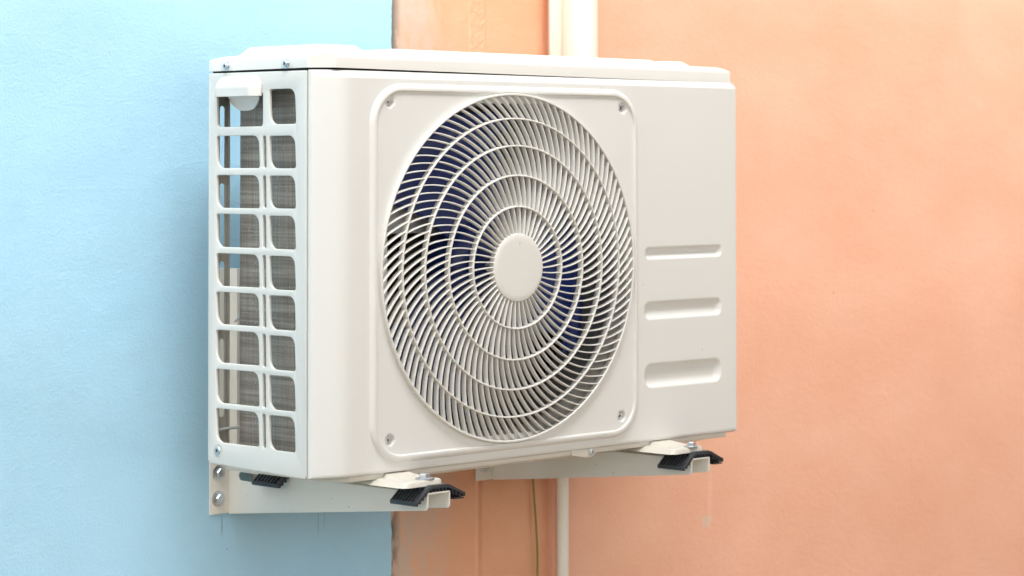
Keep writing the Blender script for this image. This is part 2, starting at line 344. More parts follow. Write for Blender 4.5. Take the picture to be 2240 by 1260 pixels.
b = bmesh.new()
prism(b, [(CORNER, 0.2)]+[(CORNER+0.012-0.012*math.cos(math.radians(q)), -0.016+0.012-0.012*math.sin(math.radians(q))) for q in (0, 22, 45, 67, 90)]+[(6.5, -0.016), (6.5, 0.2)], 'z', -1.7, 2.6)
o = obj('plaster_wall', b, m_wsal2, smooth=60)
tag(o, 'plain salmon painted plaster wall on the right beyond the white pipes', 'wall')
SALY = -0.016

# ------------------------------------------------------------------ pipes and cable on the wall
b = bmesh.new(); box(b, 0.7595, 0.8000, SALY-0.0045, SALY-0.0003, 0.20, 2.55, 0.001)
o = obj('trim_strip', b, m_pipe, smooth=40); tag(o, 'narrow flat cream strip beside the wide pipe above the air conditioner', 'trim strip')
b = bmesh.new(); tube(b, [(0.8150, SALY-0.0170, 0.20), (0.8150, SALY-0.0170, 2.55)], 0.0310, 48)
o = obj('downpipe', b, m_pipe, smooth=40); tag(o, 'wide round cream pipe running up the wall above the air conditioner', 'pipe')
b = bmesh.new(); tube(b, [(0.7815, SALY-0.0100, 0.05), (0.7815, SALY-0.0100, -0.4), (0.7815, SALY-0.0100, -1.66)], 0.0098, 24)
o = obj('conduit_pipe', b, m_conduit, smooth=40); tag(o, 'thin cream conduit pipe running down the wall below the air conditioner', 'pipe')
b = bmesh.new()
pts = []
for i in range(60):
    z = 0.05-0.9*i/59
    pts.append((0.7335+0.0085*ss(z, -0.08, -0.26)+0.0008*math.sin(z*23), -0.0035-0.004*abs(math.sin(z*9)), z))
tube(b, pts, 0.0017, 8)
o = obj('hanging_cable', b, m_cable, smooth=60); tag(o, 'thin green cable hanging down the salmon wall left of the conduit', 'cable')

# ================================================================== the outdoor unit
U = empty('outdoor_unit', (W/2, (YB+YF)/2, -0.0135), 'cream outdoor air conditioner unit with round fan grille on wall brackets', 'air conditioner')

# ---- front panel: plan profile swept in z, grid mesh with embossed slots and an opening behind the grille
def arcpts(p0, p1, p2, d, n_):
    """rounded corner between p0-p1-p2, tangent length d"""
    p0, p1, p2 = map(Vector, (p0, p1, p2)); A = p1+(p0-p1).normalized()*d; B = p1+(p2-p1).normalized()*d
    return [((1-t_)**2*A+2*t_*(1-t_)*p1+t_*t_*B) for t_ in np.linspace(0, 1, n_)]
prof = [Vector((0.014, YS+0.0010)), Vector((0.0012, YS-0.0008))]
prof = [Vector((0.012, YS-0.0012)), Vector((0.003, YS-0.0012))]
prof += arcpts((0.003, YS-0.0012), (0.0002, YS-0.0012), (0.0002, YS-0.006), 0.0015, 4)
prof += arcpts((0.0002, YS-0.003), (0.0004, YS-0.0065), (CH, YF), 0.0025, 6)
prof += arcpts((0.002, YS-0.008), (CH+0.001, YF), (0.2, YF), 0.017, 12)
prof += [Vector((x, YF)) for x in np.linspace(0.055, 0.60, 60)]
prof += [Vector((x, YF)) for x in np.linspace(0.60, 0.820, 170)[1:]]
prof += arcpts((0.80, YF), (W, YF), (W, YB), 0.0045, 8)
prof += [Vector((W, y)) for y in np.linspace(YF+0.01, YB, 12)]
prof = np.array([tuple(p) for p in prof])
# inward normals in plan
tan = np.gradient(prof, axis=0); tan /= np.linalg.norm(tan, axis=1)[:, None]+1e-12
nin = np.stack([-tan[:, 1], tan[:, 0]], 1)         # pointing into the unit
zrow = np.unique(np.concatenate([np.linspace(0.0, 0.012, 10), np.linspace(0.012, 0.30, 220), np.linspace(0.30, 0.536, 60), np.linspace(0.536, H-0.0005, 14)]))
PX, ZZ = np.meshgrid(prof[:, 0], zrow, indexing='ij'); PY, _ = np.meshgrid(prof[:, 1], zrow, indexing='ij')
NX = np.repeat(nin[:, :1], len(zrow), 1); NY = np.repeat(nin[:, 1:], len(zrow), 1)
taper = ss(PX, 0.004, 0.045)*np.ones_like(ZZ)
e_top = 0.0085*np.clip((ZZ-(H-0.0105))/0.0105, 0, 1)**1.15*taper
e_bot = 0.0045*(1-np.sqrt(np.clip(1-np.clip((0.006-ZZ)/0.006, 0, 1)**2, 0, 1)))*ss(PX, 0.0, 0.01)
off = e_top+e_bot
# embossed slots: (x0,x1,z0,z1,corner)
dep = np.zeros_like(ZZ)
for (x0, x1, z0, z1, cr_) in ((0.6235, 0.7975, 0.2758, 0.2945, 0.008), (0.6215, 0.7970, 0.1845, 0.2125, 0.011), (0.6215, 0.7965, 0.0810, 0.1185, 0.015)):
    cx, cz, hx, hz = (x0+x1)/2, (z0+z1)/2, (x1-x0)/2, (z1-z0)/2
    qx = np.abs(PX-cx)-(hx-cr_); qz = np.abs(ZZ-cz)-(hz-cr_)
    sdf = np.hypot(np.maximum(qx, 0), np.maximum(qz, 0))+np.minimum(np.maximum(qx, qz), 0)-cr_
    k = min(hz, 0.013)
    u_ = np.clip(-sdf/k, 0, 1)
    dep = np.maximum(dep, (0.0065+0.0015*(hz > 0.015))*np.sin(u_*math.pi/2)**1.0*ss(-sdf, -0.0012, 0.003))
onfront = (PX > 0.6) & (PY < YF+0.002)
off = off+dep*onfront
P = np.stack([PX+NX*off, PY+NY*off, ZZ], -1)
cxm, czm = 0.3423, 0.2727
inside = ((PX > 0.105) & (PX < 0.58) & (ZZ > 0.035) & (ZZ < 0.508) & (PY < YF+0.002))
V, F = grid_mesh(P, ~inside)
fp = obj('front_panel', (V, F), m_body, U, smooth=42)
sol = fp.modifiers.new('sheet', 'SOLIDIFY'); sol.thickness = 0.001; sol.offset = 1 if False else -1

# ---- side panel with holes (in plane x = 0, u = y, v = z)
def hole(y0, y1, z0, z1, sl_=0.003):
    # u = -y so that the outline reads as seen from outside (left = rear)
    loop = rrect(-y0, -y1, z0, z1, (0.013, 0.0045, 0.0125, 0.0045) if (y0-y1) > 0.02 else (0.0035,)*4, 6)
    zc = (z0+z1)/2
    return [(u+(zc-v)/(z1-z0)*sl_*0.8, v) for u, v in loop]
rowR = [(.4768, .5248), (.4165, .4610), (.3619, .4066), (.3066, .3519), (.2515, .2973), (.1970, .2434), (.1425, .1889), (.0881, .1347), (.0331, .0804)]
rowL = [(.4743, .5200), (.4169, .4619), (.3615, .4071), (.3070, .3532), (.2527, .2982), (.1996, .2444), (.1460, .1914), (.0899, .1371), (.0351, .0823)]
holes = []
for i, ((a0, a1), (c0, c1)) in enumerate(zip(rowR, rowL)):
    holes.append(hole(-0.2478, -0.3031, a0, a1))
    if i == 0: holes.append(rrect(0.1299, 0.2325, c0, c1, (0.005, 0.005, 0.003, 0.003), 4))
    else:
        holes.append(hole(-0.1299, -0.2248, c0, c1)); holes.append(hole(-0.2325, -0.2400, (a0+c0)/2, (a1+c1)/2, 0.0015))
outer = [(-YB, 0.0085)]+[(-YB+0.003, 0.0062), (-YB+0.009, 0.0050)]+[(-YS-0.004, -0.0008), (-YS-0.0008, 0.002), (-YS-0.0008, H-0.0035), (-YS-0.003, H-0.0012), (-YB+0.002, H-0.0002), (-YB, H-0.002)]
b = plate_with_holes(outer, holes, 0.0024, 0.0010, lambda u, v, h: (h+0.0015, -u, v))
sp_ = obj('side_panel', b, m_side, U, smooth=30)
# ---- hood over the hand hole, and the grip pocket below it
ny, nz = 60, 40
u = np.linspace(0, 1, ny); v = np.linspace(0, 1, nz); UU, VV = np.meshgrid(u, v, indexing='ij')
yy = -0.1310-0.0995*UU; zz_ = 0.5160+0.0275*VV
sd1 = np.minimum((UU)*0.104, (1-UU)*0.104); sd2 = (1-VV)*0.0275
rc = 0.0185
qx = np.maximum(rc-sd1, 0); qz = np.maximum(rc-sd2, 0); d_ = rc-np.hypot(qx, qz)
h_ = 0.0120*np.sin(np.clip(d_/0.0165, 0, 1)*math.pi/2)**0.8
ins = d_ > -0.0006
V, F = grid_mesh(np.stack([-0.0012-h_, yy+0*h_, zz_], -1), ins)
hd = obj('grip_hood', (V, F), m_side, sp_, smooth=60)
s_ = hd.modifiers.new('sheet', 'SOLIDIFY'); s_.thickness = 0.0018; s_.offset = 0
uu = np.linspace(-1, 1, 26); vv = np.linspace(0, 1, 16); UU, VV = np.meshgrid(uu, vv, indexing='ij')
low = 0.0235*(1-0.55*np.abs(UU)**3.0); yy = -0.1905-0.034*UU*(1-0.10*VV**2); zz_ = 0.5200-low*VV
xx = -0.0075+0.013*np.sin(VV*math.pi*0.75)*(1-UU**4*0.5)+0.001
V, F = grid_mesh(np.stack([xx, yy, zz_], -1)); gp = obj('grip_pocket', (V, F), m_side, sp_, smooth=60)
s_ = gp.modifiers.new('sheet', 'SOLIDIFY'); s_.thickness = 0.0015; s_.offset = 0

# ---- rear guard flange with slots, plane y = YB
def slot(x0, x1, z0, z1): return rrect(x0, x1, z0, z1, ((x1-x0)/2-1e-5,)*4, 6)
b = plate_with_holes([(0.004, 0.006), (0.0310, 0.006), (0.0310, H-0.004), (0.004, H-0.004)], [slot(0.0175, 0.0262, a0, a1) for a0, a1 in ((.408, .5045), (.299, .3955), (.190, .286), (.067, .177))], 0.0012, 0.0004,
                     lambda u, v, h: (u, YB-0.001+h, v))
box(b, 0.0300, 0.0315, YB-0.007, YB-0.0022, 0.006, H-0.004)
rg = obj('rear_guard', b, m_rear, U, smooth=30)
# guard wires of the rear and a clip
b = bmesh.new()
tube(b, [(0.010, YB-0.004, 0.049), (0.03, YB-0.006, 0.051), (0.075, YB-0.010, 0.052)], 0.0022, 8)
obj('coil_hook', b, m_motor, U); b = bmesh.new()
tube(b, [(0.041, YB-0.006, 0.200), (0.046, YB-0.006, 0.2045), (0.075, YB-0.006, 0.2045)], 0.0018, 8)
ch_ = b
obj('coil_hook', ch_, m_motor, U)

# ---- lid: height field
def lid():
    x0, x1, y0, y1 = 0.0012, W-0.0085, YF+0.0080, YB-0.001
    nx, ny = 300, 130
    u = (1-np.cos(np.linspace(0, math.pi, nx)))/2*0.5+np.linspace(0, 1, nx)*0.5
    v = (1-np.cos(np.linspace(0, math.pi, ny)))/2*0.5+np.linspace(0, 1, ny)*0.5
    X, Y = np.meshgrid(x0+(x1-x0)*u, y0+(y1-y0)*v, indexing='ij')
    dF, dL, dR, dB = Y-y0, X-x0, x1-X, y1-Y
    zs_ = 0.5685-0.0020*X/W
    dx = np.minimum(dL, dR); 
    # skirt bevels: short at the front, long shallow slope at the left/right ends
    dd = np.minimum(np.minimum(dF/0.012, dB/0.012), np.minimum(dL/0.030, dR/0.022))
    Z = zs_+0.0060*np.sin(np.clip(dd, 0, 1)*math.pi/2)
    # left end pad, large centre panel, right end pad
    def pad(xa, xb, ya, yb_, h, s_):
        q = np.minimum(np.minimum(X-xa, xb-X), np.minimum(Y-ya, yb_-Y)); return h*ss(q, 0, s_)
    Z = np.maximum.reduce([Z, Z+pad(0.030, 0.125, y0+0.045, y1-0.020, 0.0125, 0.016), Z+pad(0.142, 0.690, y0+0.018, y1-0.018, 0.0085, 0.014), Z+pad(0.712, 0.775, y0+0.030, y1-0.020, 0.0085, 0.014)])
    P = np.stack([X, Y, Z], -1)
    V, F = grid_mesh(P); V = [tuple(q) for q in V]
    # skirt: loop around the boundary, small rounded top edge
    I = np.arange(nx*ny).reshape(nx, ny)
    loop = list(I[:, 0])+list(I[-1, 1:])+list(I[-2::-1, -1])+list(I[0, -2:0:-1])
    n_ = len(loop); base = len(V); cx_, cy_ = (x0+x1)/2, (y0+y1)/2
    for (o_, zf) in ((0.0009, -0.0010), (0.0013, -0.0030), (0.0014, None)):
        for i in loop:
            x, y, z = V[i]
            ax = -1 if x <= x0+1e-9 else (1 if x >= x1-1e-9 else 0); ay = -1 if y <= y0+1e-9 else (1 if y >= y1-1e-9 else 0)
            zz_ = (z+zf) if zf is not None else 0.5515-0.0045*x/W+0.0010
            k = 0.7 if ax and ay else 1
            V.append((x+ax*o_*k, y+ay*o_*k, zz_))
    rings = [loop]+[list(range(base+k*n_, base+(k+1)*n_)) for k in range(3)]
    for A, B in zip(rings[:-1], rings[1:]):
        for i in range(n_): F.append([A[i], A[(i+1) % n_], B[(i+1) % n_], B[i]])
    V = np.array(V)
    # left front corner follows the chamfer of the body; right front corner slightly rounded
    def cut(V, cxn, cyn, sx):
        u_ = (V[:, 0]-cxn)*sx; v_ = V[:, 1]-cyn
        Lx, Ly = (0.032, 0.0365) if sx > 0 else (0.006, 0.006)
        over = 1-(u_/Lx+v_/Ly)
        m_ = over > 0
        # push points on to the chamfer line along its normal
        nx_, ny_ = 1/Lx, 1/Ly; q = over/(nx_**2+ny_**2)
        V[m_, 0] += (q*nx_*sx)[m_]; V[m_, 1] += (q*ny_)[m_]
        return V
    V = cut(V, x0-0.0014, y0-0.0085, 1)
    return V.tolist(), F
LV, LF = lid()
ld = obj('lid', (LV, LF), m_lid, U, smooth=50)

# near-black block put in as the shade of the gap under the lid
b = bmesh.new()
prism(b, [(0.004, YB-0.004), (0.004, YS-0.002), (CH+0.004, YF+0.014), (W-0.014, YF+0.014), (W-0.014, YB-0.004)], 'z', H-0.006, H+0.004)
obj('lid_gap_shade', b, m_dark, U, smooth=None)

# ---- grille frame: offset outlines + plate down to the fan circle
FX, FZ, FR = 0.3418, 0.2735, 0.2495
def frame():
    x0, x1, z0, z1, rad = 0.0785, 0.6060, 0.0130, 0.5325, 0.056
    nth = 1440; th = np.linspace(0, 2*math.pi, nth, endpoint=False)
    def outline(d):
        # distance from (FX,FZ) to the rounded rectangle shrunk by d, per angle (bisection on the signed distance)
        cx, cz = (x0+x1)/2, (z0+z1)/2; hx, hz, r_ = (x1-x0)/2-d, (z1-z0)/2-d, max(rad-d, 0.004)
        lo = np.zeros(nth); hi = np.full(nth, 0.6)
        for _ in range(40):
            m_ = (lo+hi)/2; X = FX+m_*np.cos(th); Z = FZ+m_*np.sin(th)
            qx = np.abs(X-cx)-(hx-r_); qz = np.abs(Z-cz)-(hz-r_)
            s = np.hypot(np.maximum(qx, 0), np.maximum(qz, 0))+np.minimum(np.maximum(qx, qz), 0)-r_
            lo = np.where(s < 0, m_, lo); hi = np.where(s < 0, hi, m_)
        return lo
    lv = [(0.0, 0.0), (0.0006, -0.0014), (0.0016, -0.0028), (0.0030, -0.0040), (0.0045, -0.0050), (0.0066, -0.0053), (0.0084, -0.0054), (0.0096, -0.0053), (0.0101, -0.0048), (0.0104, -0.0036), (0.0108, -0.0026), (0.0118, -0.0024)]
    rows = []
    inner = None
    for d, h in lv:
        R_ = np.maximum(outline(d), FR+0.0012); rows.append((R_, np.full(nth, YF+h))); inner = R_
    npl = 84
    for k in range(1, npl+1):
        t_ = k/npl; rows.append((inner*(1-t_)+(FR-0.0015)*t_, np.full(nth, YF-0.0024)))
    P = np.stack([np.stack([FX+R_*np.cos(th), Y_, FZ+R_*np.sin(th)], -1) for R_, Y_ in rows])
    for (sx, sz) in SCREWS:
        d = np.hypot(P[..., 0]-sx, P[..., 2]-sz); P[len(lv):, :, 1] += (0.0075*ss(0.0088-d, 0, 0.0030))[len(lv):]
    V = P.reshape(-1, 3).tolist(); n_ = len(rows); F = []
    for i in range(n_-1):
        for j in range(nth): F.append([i*nth+j, i*nth+(j+1) % nth, (i+1)*nth+(j+1) % nth, (i+1)*nth+j])
    return V, F
SCREWS = [(0.1132, 0.5075), (0.5727, 0.5049), (0.1135, 0.0451), (0.5693, 0.0439)]
fr = obj('grille_frame', frame(), m_frame, U, smooth=55)

# ---- the fan guard itself: five rings and spiral fins, slightly domed
GY = YF-0.0085                     # front of the outer ring
def dome(r_): return 0.0095*(1-np.clip(r_/FR, 0, 1)**2.6)
RINGS = [0.0487, 0.0870, 0.1315, 0.1740, 0.2130, 0.2478]
NF = [46, 66, 82, 92, 99]; OFFP = [2.6, 5.5, 6.2, -5.2, 4.5]
tab_r = [0.045, 0.068, 0.109, 0.153, 0.194, 0.231, 0.26]; tab_t = [0.06, 0.10, 0.22, 0.47, 0.71, 0.92, 1.08]
rr_ = np.linspace(0.045, 0.26, 800); dth = np.interp(rr_, tab_r, tab_t)/rr_; TH = np.concatenate([[0], np.cumsum((dth[1:]+dth[:-1])/2*np.diff(rr_))])
V, F = [], []
DEPTH = 0.0087
for k in range(5):
    r0, r1 = RINGS[k]-0.0005, RINGS[k+1]+0.0003
    th_in = math.pi-OFFP[k]/1590/RINGS[k]-np.interp(RINGS[k], rr_, TH)
    for i in range(NF[k]):
        rs_ = np.linspace(r0, r1, 9); base = len(V)
        for rv in rs_:
            th_ = th_in+2*math.pi*i/NF[k]+np.interp(rv, rr_, TH)
            tn = np.interp(rv, tab_r, tab_t)
            # tangent of the spiral and in-plane normal
            er = Vector((math.cos(th_), 0, math.sin(th_))); et = Vector((-math.sin(th_), 0, math.cos(th_)))
            tg = (er+et*tn).normalized(); nn = Vector((-tg.z, 0, tg.x))
            c = Vector((FX, 0, FZ))+er*rv; yf_ = GY-dome(rv)+0.0006
            for (hw, dy) in ((-0.0004, 0.0), (0.0004, 0.0), (0.0009, 0.0007), (0.0007, DEPTH), (-0.0007, DEPTH), (-0.0009, 0.0007)):
                V.append(tuple(c+nn*hw+Vector((0, yf_+dy, 0))))
        for s in range(8):
            for q in range(6): F.append([base+s*6+q, base+s*6+(q+1) % 6, base+(s+1)*6+(q+1) % 6, base+(s+1)*6+q])
gr = obj('fan_guard', (V, F), m_grille, U, smooth=40)
for k in range(1, 6):
    R_ = RINGS[k]; hw = 0.0013 if k < 5 else 0.0017; d0 = GY-float(dome(R_))-0.0006
    b = bmesh.new(); n_ = 200
    rings = []
    for i in range(n_):
        t_ = 2*math.pi*i/n_; e = Vector((math.cos(t_), 0, math.sin(t_)))
        rings.append([b.verts.new(Vector((FX, d0+dy, FZ))+e*(R_+o_)) for o_, dy in ((-hw*0.5, 0), (hw*0.5, 0), (hw, 0.0010), (hw*0.8, DEPTH+0.001), (-hw*0.8, DEPTH+0.001), (-hw, 0.0010))])
    for i in range(n_):
        for q in range(6): b.faces.new((rings[i][q], rings[i][(q+1) % 6], rings[(i+1) % n_][(q+1) % 6], rings[(i+1) % n_][q]))
    obj('guard_ring', b, m_grille, gr, smooth=40)
b = bmesh.new(); hy = GY-float(dome(0.04))-0.0008
lathe(b, [(0.0, 0.0), (0.040, 0.0), (0.0462, 0.0002), (0.0480, 0.0010), (0.0487, 0.0026), (0.0487, DEPTH+0.002), (0.02, DEPTH+0.002)], (0, 1, 0), (FX, hy, FZ), 96, cap=False)
hc = obj('hub_cap', b, m_grille, gr, smooth=40)
# tiny moulded arrow on the hub
b = bmesh.new()
az_ = FZ+0.0355
for (pp) in ([(-0.0022, 0.0000), (0.0, 0.0028), (0.0, 0.0020), (-0.0014, 0.0)], [(0.0022, 0.0), (0.0014, 0.0), (0.0, 0.0020), (0.0, 0.0028)], [(-0.0004, -0.0022), (0.0004, -0.0022), (0.0004, 0.0004), (-0.0004, 0.0004)], [(-0.0006, -0.0040), (0.0006, -0.0040), (0.0006, -0.0030), (-0.0006, -0.0030)]):
    prism(b, [(FX+0.001+x, az_+z) for x, z in pp], 'y', hy-0.0005, hy+0.0005)
obj('moulded_arrow', b, m_grille, hc, smooth=None)

# ---- screws: pan head, with a near-black cross painting the shade of the recess
def screw_mesh(name, c, axis, R_, hgt, parent, hexhead=False, washer=0.0, m=None):
    b = bmesh.new(); ax = Vector(axis).normalized()
    if washer: lathe(b, [(washer*0.96, 0), (washer, 0.0003), (washer, 0.0010), (washer*0.94, 0.0013)], axis, c, 28); c = Vector(c)+ax*0.0013
    if hexhead:
        lathe(b, [(R_*1.28, 0), (R_*1.30, 0.0006), (R_*1.05, 0.0011)], axis, c, 28)
        lathe(b, [(R_, 0.0008), (R_, hgt*0.86), (R_*0.86, hgt)], axis, c, 6)
        lathe(b, [(R_*0.70, hgt), (R_*0.60, hgt+0.0003)], axis, c, 20)
    else:
        lathe(b, [(R_, 0), (R_, hgt*0.35), (R_*0.86, hgt*0.75), (R_*0.5, hgt*0.97), (0.0, hgt)], axis, c, 24, cap=False)
    o = obj(name, b, m or m_zinc, parent, origin=c, smooth=30)
    return o
def cross(c, axis, s_, parent):
    b = bmesh.new(); ax = Vector(axis).normalized(); u_ = ax.orthogonal().normalized(); v_ = ax.cross(u_); c = Vector(c)
    for (p, q) in ((u_, v_), (v_, u_)):
        P_ = [c+p*s_+q*s_*0.22, c-p*s_+q*s_*0.22, c-p*s_-q*s_*0.22, c+p*s_-q*s_*0.22]
        A = [b.verts.new(x) for x in P_]; B = [b.verts.new(x+ax*0.0003) for x in P_]
        b.faces.new(A); b.faces.new(B[::-1])
        for i in range(4): b.faces.new((A[i], A[(i+1) % 4], B[(i+1) % 4], B[i]))
    return obj('cross_recess_shade', b, m_dark, parent, origin=c, smooth=None)
for i, (sx, sz) in enumerate(SCREWS):
    c = (sx, YF+0.0046, sz)
    if i == 0: gs = screw_mesh('grille_screw', c, (0, -1, 0), 0.0042, 0.0026, fr); cross((sx, YF+0.0046-0.0026, sz), (0, -1, 0), 0.0020, gs)
    else: copy_part(gs, fr, c)
for i, (sy, sz) in enumerate(((-0.1530, 0.5590), (-0.2852, 0.5588))):
    c = (-0.0006, sy, sz)
    if i == 0: ls = screw_mesh('lid_screw', c, (-1, 0, 0), 0.0048, 0.0046, ld, hexhead=True); cross((-0.0006-0.0049, sy, sz), (-1, 0, 0), 0.0024, ls)
    else: copy_part(ls, ld, c)
# pressed seats around the lid screws
for sy in (-0.1530, -0.2852):
    b = bmesh.new(); box(b, -0.0009, 0.004, sy-0.013, sy+0.013, 0.5525, 0.5665, 0.0006); obj('screw_seat', b, m_lid, ld)
b = bmesh.new(); lathe(b, [(0.0098, 0.0), (0.0090, 0.0004), (0.0070, 0.0004), (0.0062, -0.0001)], (-1, 0, 0), (-0.0003, -0.1342, 0.0235), 32, cap=False)
obj('screw_dimple', b, m_side, sp_)
ps = screw_mesh('panel_screw', (-0.0004, -0.1342, 0.0235), (-1, 0, 0), 0.0056, 0.0026, sp_); cross((-0.0031, -0.1342, 0.0235), (-1, 0, 0), 0.0025, ps)

# ---- base pan under the body
b = bmesh.new()
prism(b, [(0.030, YB-0.004), (0.030, YS-0.002), (CH+0.020, YF+0.0065), (W-0.020, YF+0.0065), (W-0.013, YF+0.013), (W-0.013, YB-0.002)], 'z', -0.0075, 0.004, 0.002)
prism(b, [(0.180, YB-0.012), (0.180, YF+0.022), (0.50, YF+0.022), (0.52, YF+0.030), (W-0.05, YF+0.030), (W-0.05, YB-0.012)], 'z', -0.0125, -0.006, 0.003)
bpn = obj('base_pan', b, m_base, U)
b = bmesh.new(); prism(b, [(0.470, -0.0070), (0.500, -0.0125), (0.512, -0.0125), (0.522, -0.0060), (0.522, 0.0005), (0.470, 0.0005)], 'y', YF+0.0035, YF+0.0075, 0.0008)
obj('screw_tab', b, m_base, bpn)
c = (0.5095, YF+0.0035, -0.0045); bs = screw_mesh('base_screw', c, (0, -1, 0), 0.0048, 0.0022, bpn, washer=0.0058, m=m_motor)
cross((0.5095, YF+0.0035-0.0036, -0.0045), (0, -1, 0), 0.0020, bs)

# ---- feet: pressed rails sticking out at the front, with mounting bolt
def foot(x0, x1, first):
    b = bmesh.new()
    r_ = 0.013; y0 = -0.4275
    pts = [(x0, -0.200)]+[(x0+r_-r_*math.cos(math.radians(q)), y0+r_-r_*math.sin(math.radians(q))) for q in range(0, 91, 15)]+[(x1-r_+r_*math.sin(math.radians(q)), y0+r_-r_*math.cos(math.radians(q))) for q in range(0, 91, 15)]+[(x1, -0.200)]
    # shell: levels from lower lip to the flat top
    cx_ = (x0+x1)/2
    lev = [(-0.0135, 0.0), (-0.0080, 0.0006), (-0.0066, 0.0014), (-0.0058, 0.0028), (-0.0055, 0.005)]
    rings = []
    for z, ins_ in lev:
        row = []
        for (x, y) in pts:
            kx = 1-2*ins_/(x1-x0); kf = (z+0.0135)/0.008; lft = 0.016*kf*max(0, min(1, (x1-x-0.03)/(x1-x0-0.03)))*float(ss(y, y0-0.01, y0+0.03))
            row.append(b.verts.new((cx_+(x-cx_)*kx+lft, y0+(y-y0)+(ins_ if y < y0+0.04 else 0), z)))
        rings.append(row)
    n_ = len(pts)
    for A, B in zip(rings[:-1], rings[1:]):
        for i in range(n_-1): b.faces.new((A[i], A[i+1], B[i+1], B[i]))
    b.faces.new(rings[-1]); b.faces.new(rings[0])
    # ramp rising from the tab to the base pan
    ya, yb_ = y0+0.033, YF+0.012
    v = [b.verts.new(p) for p in ((x0+0.022, ya-0.002, -0.0056), (x1-0.006, ya-0.002, -0.0056), (x1-0.012, yb_, 0.0005), (x0+0.028, yb_, 0.0005), (x0+0.022, yb_, -0.0056), (x1-0.006, yb_, -0.0056))]
    b.faces.new((v[0], v[1], v[2], v[3])); b.faces.new((v[1], v[5], v[2])); b.faces.new((v[0], v[3], v[4])); b.faces.new((v[2], v[5], v[4], v[3])); b.faces.new((v[0], v[4], v[5], v[1]))
    o = obj('foot', b, m_base, U, smooth=45)
    return o
def hexbolt(c, axis, parent, R_=0.0078, wash=0.0135, rot=0.2):
    b = bmesh.new(); c = Vector(c); ax = Vector(axis).normalized()
    lathe(b, [(R_, 0.0016), (R_, 0.0064), (R_*0.90, 0.0074), (0.0, 0.0076)], axis, c, 6, cap=False)
    bmesh.ops.rotate(b, verts=b.verts, cent=c, matrix=Matrix.Rotation(rot, 3, ax))
    o = obj('bolt_head', b, m_zinc, parent, origin=c, smooth=25)
    b = bmesh.new(); lathe(b, [(wash*0.97, 0), (wash, 0.0003), (wash, 0.0013), (wash*0.97, 0.0016)], axis, c, 40)
    obj('washer', b, m_zinc, o, origin=c, smooth=30)
    return o
f1 = foot(0.0845, 0.1600, True); f2 = foot(0.6140, 0.6890, False)
hexbolt((0.1345, -0.4140, -0.0055), (0, 0, 1), f1); hexbolt((0.6610, -0.4230, -0.0055), (0, 0, 1), f2, 0.0066, 0.0112, 0.5)

# ---- inside: coil, divider, back, shroud, motor bracket, fan
def coil():
    th_ = 0.022; R_ = 0.0375; cx, cy = 0.030+R_, -0.118-R_
    path = [(0.030, YS+0.012), (0.030, cy)]+[(cx-R_*math.cos(math.radians(q)), cy+R_*math.sin(math.radians(q))) for q in range(8, 90, 8)]+[(cx, -0.118), (W-0.03, -0.118)]
    inn = [(0.030+th_, YS+0.012), (0.030+th_, cy)]+[(cx-(R_-th_)*math.cos(math.radians(q)), cy+(R_-th_)*math.sin(math.radians(q))) for q in range(8, 90, 8)]+[(cx, -0.118-th_), (W-0.03, -0.118-th_)]
    b = bmesh.new(); z0, z1 = 0.006, H-0.010; R = []
    for (p, q) in zip(path, inn): R.append([b.verts.new((p[0], p[1], z0)), b.verts.new((p[0], p[1], z1)), b.verts.new((q[0], q[1], z1)), b.verts.new((q[0], q[1], z0))])
    for A, B in zip(R[:-1], R[1:]):
        for i in range(4): b.faces.new((A[i], B[i], B[(i+1) % 4], A[(i+1) % 4]))
    b.faces.new(R[0]); b.faces.new(R[-1]); return b
obj('condenser_coil', coil(), m_coil, U, smooth=40)
b = bmesh.new(); box(b, 0.600, 0.604, YF+0.02, -0.142, 0.005, H-0.006); obj('divider', b, m_inner, U)
b = bmesh.new(); 
prof_s = [(0.2520, -0.0010), (0.2505, 0.004), (0.2440, 0.012), (0.2380, 0.020), (0.2350, 0.026)]
lathe(b, prof_s, (0, 1, 0), (FX, YF, FZ), 120, cap=False)
shb = bmesh.new(); lathe(shb, [(0.2352, 0.0262), (0.2330, 0.034), (0.2320, 0.095)], (0, 1, 0), (FX, YF, FZ), 120, cap=False)
obj('fan_duct', shb, mat('duct_metal_painted_shade', (0.17, 0.17, 0.165), 0.4, metal=0.2, var=(10, 0.1)), U, smooth=40)  # darker than the bell mouth: the duct's inner shade is put into its colour
sh = obj('bell_mouth', b, m_shroud, U, smooth=40); s_ = sh.modifiers.new('sheet', 'SOLIDIFY'); s_.thickness = 0.001; s_.offset = 0
b = bmesh.new(); box(b, 0.045, 0.600, YF+0.0085, YF+0.0100, 0.004, H-0.008)
# cut the fan opening by replacing the sheet with a ring plate
b.free()
nth = 160; V = []; F = []
for i in range(nth):
    t_ = 2*math.pi*i/nth; c_, s__ = math.cos(t_), math.sin(t_); k = min((0.262)/abs(c_) if abs(c_) > 1e-6 else 9, (0.268)/abs(s__) if abs(s__) > 1e-6 else 9)
    V.append((FX+0.2465*c_, YF+0.0100, FZ+0.2465*s__)); V.append((FX+k*c_, YF+0.0100, FZ+min(k*s__, 0.268)))
for i in range(nth): j = (i+1) % nth; F.append([2*i, 2*i+1, 2*j+1, 2*j])
obj('front_bulkhead', (V, F), m_inner, U, smooth=None)
